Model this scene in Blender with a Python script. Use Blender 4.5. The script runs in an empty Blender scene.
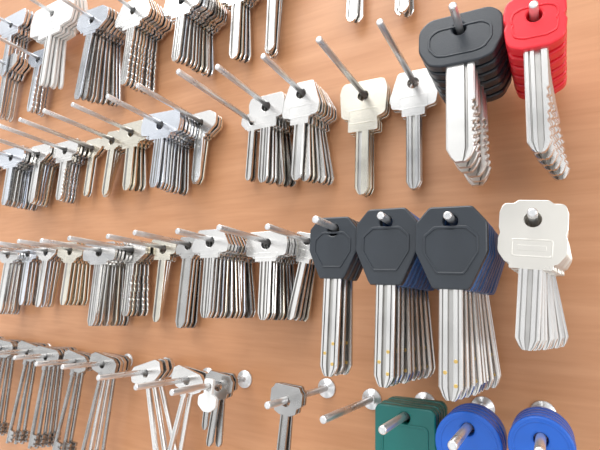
import bpy, bmesh, math, random, json
from mathutils import Vector, Matrix
random.seed(11)
S=bpy.context.scene
S.view_settings.view_transform='Standard'
S.view_settings.exposure=0.14
D=220.0; ZC=1400.0; F=446.0   # millimetres
n=Vector((252,97,446)).normalized()
X=Vector((807,-48,-446)); X=(X-n*X.dot(n)).normalized()
U=X.cross(n)
def ray(u,v):
    d=Vector((u-300,v-225,F)); return Vector((d.dot(X),d.dot(n),d.dot(U)))
def unproj(u,v,h):
    d=ray(u,v); t=(D-h)/d.y; return d.x*t, d.z*t+ZC
def proj(x,h,z):
    w=Vector((x,D-h,z-ZC)); c=X*w.x+n*w.y+U*w.z
    return 300+F*c.x/c.z, 225+F*c.y/c.z
cd=bpy.data.cameras.new('camera'); cam=bpy.data.objects.new('camera',cd)
S.collection.objects.link(cam); S.camera=cam
cd.sensor_width=36; cd.lens=F/600*36; cd.clip_start=0.005
r=Vector((X.x,n.x,U.x)); dn=Vector((X.y,n.y,U.y)); fw=Vector((X.z,n.z,U.z))
M=Matrix.Identity(4)
for i in range(3):
    M[i][0]=r[i]; M[i][1]=-dn[i]; M[i][2]=-fw[i]
M[1][3]=-D/1000; M[2][3]=ZC/1000
cam.matrix_world=M

# ---------- materials
def mat(name,col,metal=0,rough=.4,spec=.5,var=.0,vscale=60,coat=0,bump=0):
    m=bpy.data.materials.new(name); m.use_nodes=True; nt=m.node_tree; b=nt.nodes['Principled BSDF']
    b.inputs['Metallic'].default_value=metal; b.inputs['Roughness'].default_value=rough
    b.inputs['Specular IOR Level'].default_value=spec; b.inputs['Coat Weight'].default_value=coat
    tc=nt.nodes.new('ShaderNodeTexCoord'); no=nt.nodes.new('ShaderNodeTexNoise'); no.inputs['Scale'].default_value=vscale; no.inputs['Detail'].default_value=3
    nt.links.new(tc.outputs['Object'],no.inputs['Vector'])
    cr=nt.nodes.new('ShaderNodeValToRGB'); e=cr.color_ramp.elements
    e[0].position=.35; e[1].position=.65
    e[0].color=tuple(c*(1-var) for c in col)+(1,); e[1].color=tuple(min(1,c*(1+var)) for c in col)+(1,)
    nt.links.new(no.outputs['Fac'],cr.inputs['Fac']); nt.links.new(cr.outputs['Color'],b.inputs['Base Color'])
    if metal:
        mr=nt.nodes.new('ShaderNodeMapRange'); mr.inputs['To Min'].default_value=rough*.75; mr.inputs['To Max'].default_value=rough*1.35
        nt.links.new(no.outputs['Fac'],mr.inputs['Value']); nt.links.new(mr.outputs['Result'],b.inputs['Roughness'])
    if bump:
        n2=nt.nodes.new('ShaderNodeTexNoise'); n2.inputs['Scale'].default_value=1800
        nt.links.new(tc.outputs['Object'],n2.inputs['Vector'])
        bp=nt.nodes.new('ShaderNodeBump'); bp.inputs['Strength'].default_value=bump; bp.inputs['Distance'].default_value=.0002
        nt.links.new(n2.outputs['Fac'],bp.inputs['Height']); nt.links.new(bp.outputs['Normal'],b.inputs['Normal'])
    return m
MT={
 'nickel':mat('nickel_metal',(.75,.74,.72),1,.22,var=.04),
 'satin':mat('satin_nickel',(.80,.79,.76),.9,.30,var=.03),
 'warm':mat('warm_nickel',(.76,.72,.62),1,.23,var=.05),
 'steel':mat('cool_steel',(.70,.73,.78),1,.19,var=.05),
 'dark':mat('dark_steel',(.46,.455,.445),1,.26,var=.10),
 'groove':mat('groove_shade',(.52,.51,.49),1,.30,var=.08),  # darker metal for groove faces, recess shade painted in for contrast
 'cream':mat('pearly_nickel',(.73,.705,.65),1,.28,var=.03),
 'white':mat('white_lacquer',(.80,.80,.78),.1,.35,var=.03),
 'zinc':mat('zinc_rod',(.76,.76,.76),.85,.28,var=.06,vscale=200),
 'brass':mat('brass_pin',(.75,.52,.18),1,.3,var=.05),
 'black':mat('black_plastic',(.022,.028,.036),0,.30,.6,var=.1,bump=.2),
 'navy':mat('navy_plastic',(.04,.11,.28),0,.33,.5,var=.1,bump=.2),
 'red':mat('red_plastic',(.80,.02,.035),0,.30,.5,var=.05),
 'blue':mat('blue_plastic',(.008,.10,.48),0,.32,.5,var=.05),
 'green':mat('green_plastic',(.004,.13,.115),0,.34,.5,var=.06),
}
def wood():
    m=bpy.data.materials.new('wood_laminate'); m.use_nodes=True; nt=m.node_tree; b=nt.nodes['Principled BSDF']
    N=nt.nodes.new; Lk=nt.links.new
    tc=N('ShaderNodeTexCoord')
    def noise(sc,scale,det,dist=0):
        mp=N('ShaderNodeMapping'); mp.inputs['Scale'].default_value=sc; Lk(tc.outputs['Object'],mp.inputs['Vector'])
        no=N('ShaderNodeTexNoise'); no.inputs['Scale'].default_value=scale; no.inputs['Detail'].default_value=det; no.inputs['Distortion'].default_value=dist
        Lk(mp.outputs['Vector'],no.inputs['Vector']); return no
    a=noise((1,1,7),7,5,.9); c=noise((1,1,14),28,4,.4); g=noise((1,1,3),3,2,.3)
    m1=N('ShaderNodeMath'); m1.operation='MULTIPLY'; m1.inputs[1].default_value=.42; Lk(a.outputs['Fac'],m1.inputs[0])
    m2=N('ShaderNodeMath'); m2.operation='MULTIPLY_ADD'; m2.inputs[1].default_value=.30; Lk(c.outputs['Fac'],m2.inputs[0]); Lk(m1.outputs[0],m2.inputs[2])
    m3=N('ShaderNodeMath'); m3.operation='MULTIPLY_ADD'; m3.inputs[1].default_value=.28; Lk(g.outputs['Fac'],m3.inputs[0]); Lk(m2.outputs[0],m3.inputs[2])
    cr=N('ShaderNodeValToRGB'); e=cr.color_ramp.elements
    e[0].position=.35; e[0].color=(.49,.22,.096,1); e[1].position=.65; e[1].color=(.64,.325,.168,1)
    Lk(m3.outputs[0],cr.inputs['Fac']); Lk(cr.outputs['Color'],b.inputs['Base Color'])
    b.inputs['Roughness'].default_value=.42; b.inputs['Specular IOR Level'].default_value=.5
    return m
WOOD=wood()

# ---------- geometry helpers (mm, key plane = XZ, thickness = Y)
class MB:
    def __init__(s): s.v=[]; s.f=[]; s.m=[]; s.mats=[]
    def mi(s,k):
        if k not in s.mats: s.mats.append(k)
        return s.mats.index(k)
    def add(s,vs,fs,k):
        o=len(s.v); s.v+=[tuple(p) for p in vs]
        ks=k if isinstance(k,list) else [k]*len(fs)
        for f,kk in zip(fs,ks): s.f.append([o+j for j in f]); s.m.append(s.mi(kk))
    def mesh(s,name):
        me=bpy.data.meshes.new(name); me.from_pydata([(a/1000,b/1000,c/1000) for a,b,c in s.v],[],s.f)
        for k in s.mats: me.materials.append(MT[k])
        for p,i in zip(me.polygons,s.m): p.material_index=i
        me.update(); return me
def rounded(pts,seg=4):
    out=[]; N=len(pts)
    for i,(x,z,rr) in enumerate(pts):
        p=Vector((x,z)); a=Vector(pts[i-1][:2])-p; b=Vector(pts[(i+1)%N][:2])-p
        la,lb=a.length,b.length
        if rr<=0 or la<1e-6 or lb<1e-6: out.append((x,z)); continue
        ang=a.angle(b)
        if ang>3.1: out.append((x,z)); continue
        t=min(rr/math.tan(ang/2),la*.48,lb*.48)
        p0=p+a/la*t; p1=p+b/lb*t
        for k in range(seg+1):
            q=k/seg; w=p0*(1-q)**2+p*2*q*(1-q)+p1*q*q
            out.append((w.x,w.y))
    return out
def circ(cx,cz,r,N=20,rz=None): return [(cx+r*math.cos(2*math.pi*i/N),cz+(rz or r)*math.sin(2*math.pi*i/N)) for i in range(N)]
def solid(mb,loops,thick,bev,k,y0=0):
    cu=bpy.data.curves.new('t','CURVE'); cu.dimensions='2D'; cu.fill_mode='BOTH'
    cu.extrude=thick/2-bev; cu.bevel_depth=bev; cu.bevel_resolution=1; cu.offset=-bev
    for lp in loops:
        sp=cu.splines.new('POLY'); sp.points.add(len(lp)-1)
        for i,(x,z) in enumerate(lp): sp.points[i].co=(x,z,0,1)
        sp.use_cyclic_u=True
    ob=bpy.data.objects.new('t',cu); S.collection.objects.link(ob)
    dg=bpy.context.evaluated_depsgraph_get(); me=bpy.data.meshes.new_from_object(ob.evaluated_get(dg))
    mb.add([(v.co.x,-v.co.z+y0,v.co.y) for v in me.vertices],[list(p.vertices) for p in me.polygons],k)
    bpy.data.objects.remove(ob); bpy.data.curves.remove(cu); bpy.data.meshes.remove(me)
def mirror(prof,W,top,H):
    s=H/(-prof[-1][1])
    R=[(x*W,top+z*s,r*min(W,s)) for x,z,r in prof]
    return R+[(-x,z,r) for x,z,r in reversed(R)]
def blade(mb,w,t,z0,z1,style,k,cx=0,cuts=0,tip=.30):
    """milled key blade: grooved cross-section swept downwards; cuts = bitted edge (1 right, 2 right from shoulder, 3 both)"""
    h=t/2
    if style==0: g=[(-.30,-.04,.5)] ; gb=[(.02,.3,.45)]
    elif style==1: g=[(-.36,-.30,.3),(-.12,.12,.5),(.30,.36,.3)]; gb=[(-.12,.12,.35)]
    elif style==2: g=[(-.36,-.18,.5),(-.02,.14,.45),(.26,.34,.4)]; gb=[(-.2,.1,.4)]
    elif style==4: g=[(-.32,-.24,.4),(-.08,.20,.45)]; gb=[(-.2,.1,.4)]
    else: g=[(.14,.26,.35)]; gb=g
    sec=[(-.5,0),(-.5,-h*.6),(-.44,-h)]; dk=set()
    for a,b,d in g:
        i0=len(sec); dk|={i0,i0+1,i0+2}; e=min(.04,(b-a)*.3)
        sec+=[(a,-h),(a+e,-h+d*t),(b-e,-h+d*t),(b,-h)]
    sec+=[(.44,-h),(.5,-h*.6),(.5,h*.6),(.44,h)]
    for a,b,d in reversed(gb): sec+=[(b,h),(b-.03,h-d*t*.6),(a+.03,h-d*t*.6),(a,h)]
    sec+=[(-.44,h),(-.5,h*.6)]
    tl=min(w*.5,abs(z1-z0)*.2)
    st=[(z0,0,0,1)]
    if cuts:
        zz=z0-(z0-z1)*(.4 if cuts!=2 else .2); ed=z1+tl; kx=14
        pat=[0,.09,.04,.11,.02,.07,0,.10,.05,.12,.03,.08,.01,.06]
        for i in range(kx):
            z=zz+(ed-zz)*i/kx; z2=zz+(ed-zz)*(i+.55)/kx; q=pat[i]
            st.append((z,q if cuts==3 else 0,q,1)); st.append((z2,q if cuts==3 else 0,q,1))
    st+=[(z1+tl,0,0,1),(z1+tl*.3,0,0,1-tip*1.1),(z1,0,0,1-tip*2)]
    n_=len(sec); vs=[]; fs=[]; ks=[]
    for z,il,ir,sc in st:
        for sx,sy in sec:
            x=sx*sc
            if sx>=.44: x-=ir
            if sx<=-.44: x+=il
            vs.append((cx+w*x,sy,z))
    for i in range(len(st)-1):
        for j in range(n_):
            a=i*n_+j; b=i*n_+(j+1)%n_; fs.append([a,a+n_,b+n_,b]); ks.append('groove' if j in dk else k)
    fs.append(list(range(n_))); fs.append(list(range((len(st)-1)*n_,len(st)*n_))[::-1]); ks+=[k,k]
    mb.add(vs,fs,ks)
def rod_z(mb,r,z0,z1,k,cx=0,N=12):
    vs=[];fs=[]
    for z in (z0,z1):
        for i in range(N): a=2*math.pi*i/N; vs.append((cx+r*math.cos(a),r*math.sin(a),z))
    for i in range(N): j=(i+1)%N; fs.append([i,i+N,j+N,j])
    fs.append(list(range(N))); fs.append(list(range(N,2*N))[::-1]); mb.add(vs,fs,k)

BOW={
 'square':([(.45,0,.16),(.5,-.45,.1),(.47,-.84,.14),(.25,-.87,.04),(.25,-1.04,.03)],'rounded square'),
 'trap':([(.32,0,.1),(.5,-.6,.12),(.46,-.86,.1),(.24,-.9,.04),(.24,-1.08,.03)],'flared trapezoid'),
 'shield':([(.45,0,.14),(.5,-.22,.1),(.46,-.74,.12),(.26,-.80,.04),(.31,-.86,.03),(.31,-1.06,.04)],'shield-shaped'),
 'round':([(.28,0,.14),(.5,-.2,.2),(.5,-.62,.2),(.3,-.88,.1),(.2,-.91,.03),(.2,-1.05,.03)],'rounded'),
 'clover':([(.22,0,.14),(.27,-.2,.05),(.5,-.28,.16),(.5,-.66,.16),(.26,-.78,.05),(.2,-.98,.03)],'three-lobed'),
 'plate':([(.36,0,.14),(.5,-.2,.14),(.5,-.7,.14),(.3,-.95,.08),(.14,-1.0,.03)],'flat oval'),
 'step':([(.38,0,.08),(.44,-.14,.05),(.5,-.2,.06),(.5,-.60,.08),(.36,-.72,.05),(.34,-.90,.08),(.16,-1.0,.03)],'stepped angular'),
 'cream':([(.22,0,.05),(.29,-.05,.05),(.45,-.05,.15),(.5,-.19,.10),(.5,-.42,.06),(.475,-.5,.05),(.5,-.58,.06),(.5,-.78,.18),(.38,-.93,.08),(.32,-.94,.04),(.32,-1.02,.03)],'large rounded square'),
 'loop':([(.26,0,.15),(.22,-.75,.08),(.5,-.9,.2),(.5,-1.35,.2),(.2,-1.62,.1),(.12,-1.65,.03)],'small oval'),
 'hex':([(.30,0,.10),(.5,-.24,.09),(.5,-.66,.12),(.28,-1.14,.08),(.24,-1.20,.03)],'hexagonal'),
 'wide':([(.36,0,.18),(.5,-.12,.20),(.5,-.42,.18),(.38,-.64,.16),(.22,-.68,.04)],'wide rounded'),
 'redh':([(.26,0,.2),(.46,-.10,.2),(.5,-.30,.2),(.5,-.46,.12),(.46,-.54,.08),(.5,-.62,.12),(.46,-.98,.22),(.22,-1.08,.06)],'arched rounded'),
 'disc':([(.2,0,.1),(.36,-.06,.14),(.5,-.3,.2),(.5,-.66,.2),(.36,-.93,.14),(.2,-.99,.06)],'round'),
 'tab':([(.44,0,.12),(.5,-.08,.1),(.5,-.98,.12),(.3,-1.08,.06)],'rounded rectangular'),
}
PL=('hex','wide','redh','disc','tab')
RP=1.55
def key_parts(kind,W,above,length,m,bw,bstyle,th,H,cuts):
    prof,_=BOW[kind]; plastic=kind in PL
    rh=2.6
    if not plastic and W>=22: rh=3.0
    if W<18: rh=2.1
    if kind in('tab','disc'): rh=2.2
    above=max(above,rh+rh-RP+.8)
    top=above; hz=-(rh-RP)-.08
    H=max(H,top+rh*2+2.2)
    if kind=='disc': out=circ(0,top-W*.5,W*.5,40); H=W*.98
    else: out=rounded(mirror(prof,W,top,H))
    hole=circ(0,hz,rh); bot=top-H
    if not plastic:
        mb=MB(); solid(mb,[out,hole],th,.2,m)
        pz=(hz-rh+bot)/2; ph=(hz-rh-bot)*.24; pw=W*.30
        if kind=='cream':
            pw=W*.30; ph*=.9
            fr=rounded([(pw,pz+ph,1),(pw,pz-ph,1),(-pw,pz-ph,1),(-pw,pz+ph,1)],3)
            inn=rounded([(pw-.5,pz+ph-.5,.7),(pw-.5,pz-ph+.5,.7),(-pw+.5,pz-ph+.5,.7),(-pw+.5,pz+ph-.5,.7)],3)
            solid(mb,[fr,inn],th+.3,.08,m)
            solid(mb,[rounded([(pw*.7,pz+ph*.3,.4),(pw*.7,pz-ph*.3,.4),(-pw*.7,pz-ph*.3,.4),(-pw*.7,pz+ph*.3,.4)])],th+.2,.05,m)
        elif kind not in('loop','step') and ph>.45:
            fr=rounded([(pw,pz+ph,.8),(pw,pz-ph,.8),(-pw,pz-ph,.8),(-pw,pz+ph,.8)],3)
            if ph>1.2:
                inn=rounded([(pw-.6,pz+ph-.6,.5),(pw-.6,pz-ph+.6,.5),(-pw+.6,pz-ph+.6,.5),(-pw+.6,pz+ph-.6,.5)],3)
                solid(mb,[fr,inn],th+.35,.08,m)
            else: solid(mb,[fr],th+.3,.06,m)
        if kind=='cream': m='nickel'
        if kind=='loop': m='dark'
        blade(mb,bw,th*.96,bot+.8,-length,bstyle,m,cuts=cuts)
        return [('key',mb)]
    hd=MB(); solid(hd,[out,hole],th,.7,m,0)
    cz=top-H*.56
    if kind!='disc':
        pn=[(x*.76,cz+(z-cz)*.58-.3) for x,z in out]; pi=[(x*.70,cz+(z-cz)*.52-.3) for x,z in out]
        solid(hd,[pn,pi],th+.8,.2,m)
    else: solid(hd,[circ(0,top-W*.5,W*.43,36),circ(0,top-W*.5,W*.40,36)],th+.4,.1,m)
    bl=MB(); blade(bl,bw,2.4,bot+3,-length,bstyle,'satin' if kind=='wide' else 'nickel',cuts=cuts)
    if kind=='hex':
        for q in range(3): solid(bl,[circ((-1)**q*bw*.22,-length+5+q*4,.7,10)],2.7,.1,'brass')
    return [('head',hd),('blade',bl)]
def lever_mesh(W,above,length,m,tube,H):
    mb=MB(); prof,_=BOW['plate']
    rh=2.3; above=max(above,rh+rh-RP+.8); H=max(H,above+rh*2+2)
    out=rounded(mirror(prof,W,above,H)); hz=-(rh-RP)-.08
    solid(mb,[out,circ(0,hz,rh)],2.4,.2,m); bot=above-H
    r=1.6 if tube else 1.3
    rod_z(mb,r+.8,bot+1,bot-3,m); rod_z(mb,r,bot,-length,m)
    z1=-length+2
    bit=[(0,z1),(6,z1),(6,z1+1.5),(4.2,z1+1.5),(4.2,z1+2.6),(6,z1+2.6),(6,z1+4.4),(4,z1+4.4),(4,z1+5.4),(6,z1+5.4),(6,z1+7.5),(0,z1+7.5)]
    solid(mb,[bit],1.8,.15,m)
    if tube: solid(mb,[[(-x,z) for x,z in bit][::-1]],1.8,.15,m)
    return [('key',mb)]

MN={'nickel':'silver nickel','warm':'warm champagne-toned nickel','steel':'bright bluish steel','dark':'dull dark steel','cream':'pearly silver','white':'white lacquered',
    'black':'black','navy':'navy-blue','red':'red','blue':'bright blue','green':'dark green'}
VAR={'nickel':['nickel','nickel','nickel','warm','steel','dark'],'warm':['warm','warm','nickel'],'steel':['steel','steel','nickel','dark'],'dark':['dark','dark','dark','nickel']}
def lathe(prof,name,e):
    mb=MB(); N=20; vs=[];fs=[]
    for y,r_ in prof:
        for i in range(N): a=2*math.pi*i/N; vs.append((r_*math.cos(a),-y,r_*math.sin(a)))
    for i in range(len(prof)-1):
        for j in range(N): k=(j+1)%N; fs.append([i*N+j,i*N+k,(i+1)*N+k,(i+1)*N+j])
    fs.append(list(range(N))[::-1]); fs.append(list(range((len(prof)-1)*N,len(prof)*N)))
    mb.add(vs,fs,'zinc'); me=mb.mesh(name)
    for p in me.polygons: p.use_smooth=len(p.vertices)==4
    o=bpy.data.objects.new(name,me); o.parent=e; S.collection.objects.link(o)
def peg(x,z,L,lab="zinc display peg with round flange fixed to wood panel"):
    e=bpy.data.objects.new('display_peg',None); e.empty_display_size=.01
    e.location=(x/1000,0,z/1000); S.collection.objects.link(e)
    e['label']=lab; e['category']='peg'; e['group']='pegs on the key board'
    lathe([(-0.3,RP),(L-.5,RP),(L-.15,RP*.85),(L,RP*.55)],'rod',e)
    lathe([(-0.3,5.0),(.7,5.0),(1.0,4.7),(1.1,2.8),(2.0,2.3),(2.2,1.6)],'flange',e)
def solveZ(x,h,v,z0):
    z=z0
    for _ in range(12):
        a=proj(x,h,z)[1]; b=proj(x,h,z+1)[1]; z+=(v-a)/(b-a)
    return z
def stack(tip,hook,W,yt,yb,kind,n_,m='nickel',hf=None,pitch=2.9,tilt=0,fan=0,bw=None,bst=0,L=None,th=1.9,jit=1.9,mk=True,bh=None,m2=None,cuts=0):
    if hf is None: hf=n_*pitch+2.5
    x,z=unproj(hook[0],hook[1],hf)
    if L is None:
        best=None
        for l in range(int(max(45,hf+3)),86):
            u,v=proj(x,l,z); q=(u-tip[0])**2+(v-tip[1])**2
            if best is None or q<best[0]: best=(q,l)
        L=best[1]
    u0,v0=proj(x,hf,z); u1,_=proj(x+1,hf,z); Wm=W/(u1-u0); vp=proj(x,hf,z-1)[1]-v0
    above=solveZ(x,hf,yt,z)-z; below=z-solveZ(x,hf,yb,z)
    if kind in PL: Hm=-BOW[kind][0][-1][1]*Wm if bh is None else bh*W/vp
    else: Hm=(bh or .8)*W/vp
    build(x,z,L,Wm,above,below,kind,n_,m,hf,pitch,tilt,fan,bw,bst,th,jit,mk,Hm,m2,cuts)
def build(x,z,L,Wm,above,below,kind,n_,m,hf,pitch,tilt,fan,bw,bst,th,jit,mk,Hm,m2=None,cuts=0):
    if mk: peg(x,z,L)
    if not n_: return
    plastic=kind in PL
    if bw is None: bw=max(4.4,min(8,.27*Wm))
    def mk_(mm):
        parts=lever_mesh(Wm,above,below,mm,kind=='tube',Hm) if kind in('lever','tube') else key_parts(kind,Wm,above,below,mm,bw,bst,th,Hm,cuts)
        return [(nm,mb.mesh(nm+'_mesh')) for nm,mb in parts]
    ms=mk_(m); msb=mk_(m2) if m2 else ms
    shape=BOW[kind][1] if kind in BOW else 'flat oval'
    def lab(mm):
        if plastic: s=f"key blank with {MN[mm]} plastic {shape} head hanging on peg"
        elif kind=='lever': s=f"{MN[mm]} lever lock key with long round shaft hanging on peg"
        elif kind=='tube': s=f"{MN[mm]} double-bitted safe key with long shaft on peg"
        else: s=f"{MN[mm]} key blank with {shape} bow hanging on peg"
        return ' '.join(s.split()[:12])
    name='plastic_headed_key' if plastic else {'lever':'lever_key','tube':'double_bit_key'}.get(kind,'key_blank')
    for i in range(n_):
        h=hf-th/2-i*pitch
        use,mm=(msb,m2) if (m2 and i>0) else (ms,m)
        a=tilt+(fan*i/max(1,n_-1))+random.uniform(-jit,jit)
        if plastic:
            o=bpy.data.objects.new(name,None); o.empty_display_size=.01
            for nm,me in use:
                c=bpy.data.objects.new(nm,me); c.parent=o; S.collection.objects.link(c)
                if nm=='blade': c['label']='silver metal key blade'
        else:
            o=bpy.data.objects.new(name,use[0][1])
            if m in VAR and i>0:
                mm=random.choice(VAR[m]); o.material_slots[0].link='OBJECT'; o.material_slots[0].material=MT[mm]
        S.collection.objects.link(o)
        o.location=(x/1000,-h/1000,z/1000)
        o.rotation_euler=(math.radians(random.uniform(-.5,.5)),math.radians(-a),math.radians(random.uniform(-1.8,1.8)))
        o['label']=lab(mm); o['category']='key'; o['group']=f"stack of {MN[m]} {shape} keys on one peg"

# ================= middle row
stack((531,210),(533,216),70,200,352,'cream',9,'cream',hf=58,pitch=4.2,L=64,bw=7,bst=1,fan=13,tilt=-5,bh=.98,jit=.6)
stack((447,214),(450,218),72,208,402,'hex',9,'black',hf=57,pitch=5.6,th=4.3,L=62,bw=8,bst=1,fan=8,tilt=-1,m2='navy',jit=.8)
stack((381,215),(386,219),62,209,388,'hex',9,'black',hf=52,pitch=5.2,th=4.0,bw=7.8,bst=1,fan=7,tilt=-1.5,m2='navy',jit=.8)
stack((316,218),(333,227),47,218,377,'hex',3,'black',hf=50,pitch=5.2,th=4.4,bw=7.8,bst=1,fan=2,tilt=-1,jit=.6)
stack((268,224),(307,240),27,233,322,'square',4,'nickel',tilt=-10,fan=5,bh=1.1)
stack((220,224),(266,241),42,233,320,'square',8,'nickel',fan=8,bst=2,bh=.72)
stack((178,228),(210,239),38,231,318,'trap',12,'nickel',fan=9,bst=2,bh=.75)
stack((135,230),(188,244),24,238,328,'trap',4,'dark',bw=7.5,bh=.9)
stack((108,230),(163,247),26,240,322,'shield',3,'warm',fan=-5)
stack((68,236),(131,249),28,242,316,'round',5,'nickel',bst=2,fan=7,cuts=2)
stack((42,236),(99,250),32,243,326,'square',9,'nickel',bw=7,bst=2,bh=.7,fan=5)
stack((18,235),(70,249),26,242,305,'clover',6,'warm',fan=4)
stack((-2,238),(46,250),20,244,307,'round',5,'nickel',fan=-4)
stack((-20,240),(28,252),18,246,305,'square',4,'steel',fan=4)
stack((-45,243),(8,253),20,246,314,'trap',6,'nickel')
# ================= upper row
stack((531,3),(534,12),64,-8,150,'redh',6,'red',hf=54,pitch=7.6,th=5.2,bw=8,bst=4,fan=7,tilt=-1,jit=.8,cuts=1)
stack((454,4),(459,26),85,13,160,'wide',6,'black',hf=50,pitch=7,th=5.0,bw=11,bst=3,fan=2,cuts=1)
stack((380,20),(413,80),48,73,188,'trap',2,'nickel',bw=7.5,bst=1,bh=.92,jit=.6)
stack((320,38),(363,93),47,81,194,'shield',3,'warm',bw=7.5,bst=0,bh=1.05,jit=.8,fan=2)
stack((268,50),(301,91),38,82,180,'trap',7,'nickel',fan=11,tilt=1,bst=0,bh=1.1)
stack((218,65),(266,104),36,95,182,'shield',7,'nickel',fan=12,bst=2,bh=.9)
stack((178,72),(252,121),22,113,180,'round',2,'nickel')
stack((137,85),(200,121),32,112,182,'round',3,'nickel',fan=-4)
stack((108,92),(160,123),38,112,187,'square',9,'steel',bst=2,bw=7,bh=.7,fan=5)
stack((75,97),(131,131),32,122,190,'trap',4,'warm',fan=11,bh=.8)
stack((45,105),(112,139),23,131,195,'clover',4,'warm',fan=-16)
stack((20,115),(92,147),20,139,196,'round',2,'warm')
stack((0,122),(65,149),26,141,200,'shield',5,'nickel',cuts=2)
stack((-18,132),(38,153),22,145,203,'round',6,'nickel',fan=-5)
stack((-40,140),(11,156),25,148,205,'square',9,'steel',fan=5)
stack((-70,148),(-14,160),22,152,208,'square',4,'nickel')
# ================= top row
stack((375,-175),(401,-98),44,-107,11,'square',3,'nickel')
stack((325,-150),(357,-85),42,-93,20,'shield',2,'nickel')
stack((225,-110),(273,-38),34,-46,50,'round',4,'dark')
stack((185,-85),(237,-15),34,-24,58,'trap',4,'nickel',fan=5)
stack((130,-60),(182,-2),38,-12,60,'square',10,'nickel',fan=7,bst=2,bw=7.5,bh=.72)
stack((98,-18),(133,9),36,-1,84,'trap',8,'nickel',fan=5,bst=2,cuts=2)
stack((58,-8),(92,18),32,8,98,'round',9,'steel',fan=14,bst=2,tilt=-3)
stack((20,-12),(52,12),44,2,85,'square',5,'white',hf=26,bh=.76,bw=6.5,fan=6)
stack((-20,5),(11,24),28,14,76,'shield',6,'steel',fan=5)
stack((-30,30),(38,58),20,50,111,'round',5,'steel',cuts=2)
stack((-50,35),(6,64),22,56,117,'round',5,'nickel')
# ================= bottom row
def epeg(tip,wall):
    x,z=unproj(wall[0],wall[1],0); best=min((((proj(x,l,z)[0]-tip[0])**2+(proj(x,l,z)[1]-tip[1])**2),l) for l in range(40,80))
    return x,z,best[1]
def bstack(tip,wall,hh,W,up,yb,kind,n_,m,**kw):
    x,z,L=epeg(tip,wall); u,v=proj(x,hh,z); stack(tip,(u,v),W,v-up,yb,kind,n_,m,hf=hh,L=L,**kw)
stack((531,452),(541,438),70,416,560,'disc',4,'blue',hf=46,pitch=5.2,th=4)
bstack((452,446),(483,408),42,68,16,560,'disc',4,'blue',pitch=5.2,th=4)
bstack((378,425),(425,403),34,61,6,550,'tab',5,'green',pitch=4.8,th=4)
bstack((322,419),(372,399),10,20,8,440,'round',0,'nickel')
bstack((266,402),(327,388),42,31,15,500,'step',2,'dark',bw=4.0,bh=.98,tilt=-3)
bstack((172,394),(245,379),32,18,7,430,'loop',1,'white',bw=3.6,bh=1.85)
bstack((172,394),(245,379),24,28,11,448,'step',2,'dark',bw=4.0,bh=.85,mk=False,tilt=-5,fan=6)
bstack((135,384),(208,376),18,32,10,500,'tube',2,'nickel',pitch=4.5,tilt=-12,fan=5,bh=.7,jit=1)
bstack((98,377),(170,369),20,30,9,490,'tube',3,'nickel',pitch=4.5,tilt=18,fan=7,bh=.65,jit=1)
bstack((62,369),(128,361),20,26,8,472,'lever',4,'dark',pitch=3.2,tilt=-10,fan=6,bh=.55,jit=2)
bstack((36,368),(98,359),18,24,8,460,'lever',3,'dark',pitch=3.2,tilt=-8,fan=5,bh=.55,jit=2)
bstack((14,360),(72,354),20,24,8,450,'lever',5,'dark',pitch=3.2,tilt=-3,fan=5,bh=.55,jit=2)
bstack((-10,356),(48,350),16,22,8,446,'lever',3,'dark',pitch=3.2,tilt=-7,fan=5,bh=.55,jit=2)
bstack((-34,352),(24,347),18,22,8,438,'lever',4,'dark',pitch=3.2,tilt=-3,fan=4,bh=.55,jit=2)
bstack((-56,349),(2,344),18,22,8,440,'lever',4,'dark',pitch=3.2,fan=4,bh=.55,jit=2)

# wall
me=bpy.data.meshes.new('wall_back'); bm=bmesh.new(); bmesh.ops.create_cube(bm,size=1)
for v in bm.verts: v.co=Vector((v.co.x*3.6-.3, v.co.y*.02+.01, (v.co.z+.5)*2.6))
bm.to_mesh(me); bm.free(); me.materials.append(WOOD)
w=bpy.data.objects.new('wall_back',me); S.collection.objects.link(w); w['kind']='structure'

# lights
def area(loc,tgt,size,e,col=(1,1,1)):
    l=bpy.data.lights.new('area_light','AREA'); l.size=size; l.energy=e; l.color=col
    o=bpy.data.objects.new('area_light',l); S.collection.objects.link(o); o.location=loc
    o.rotation_euler=(Vector(tgt)-Vector(loc)).to_track_quat('-Z','Y').to_euler()
area((-.6,-1.0,3.2),(-.1,0,1.4),1.8,37,(1,.99,.98))  # window light from the upper left
area((1.6,-1.2,1.7),(0,0,1.4),.8,8,(1,1,1))  # weaker area light from the right, not tied to a window
W=bpy.data.worlds.new('w'); S.world=W; W.use_nodes=True; nt=W.node_tree; bg=nt.nodes['Background']
tc=nt.nodes.new('ShaderNodeTexCoord'); no=nt.nodes.new('ShaderNodeTexNoise'); no.inputs['Scale'].default_value=6; no.inputs['Detail'].default_value=1
cr=nt.nodes.new('ShaderNodeValToRGB'); e=cr.color_ramp.elements; e[0].position=.42; e[0].color=(.24,.26,.30,1); e[1].position=.53; e[1].color=(1.36,1.36,1.36,1)
nt.links.new(tc.outputs['Generated'],no.inputs['Vector']); nt.links.new(no.outputs['Fac'],cr.inputs['Fac']); nt.links.new(cr.outputs['Color'],bg.inputs['Color'])
bg.inputs['Strength'].default_value=1.0
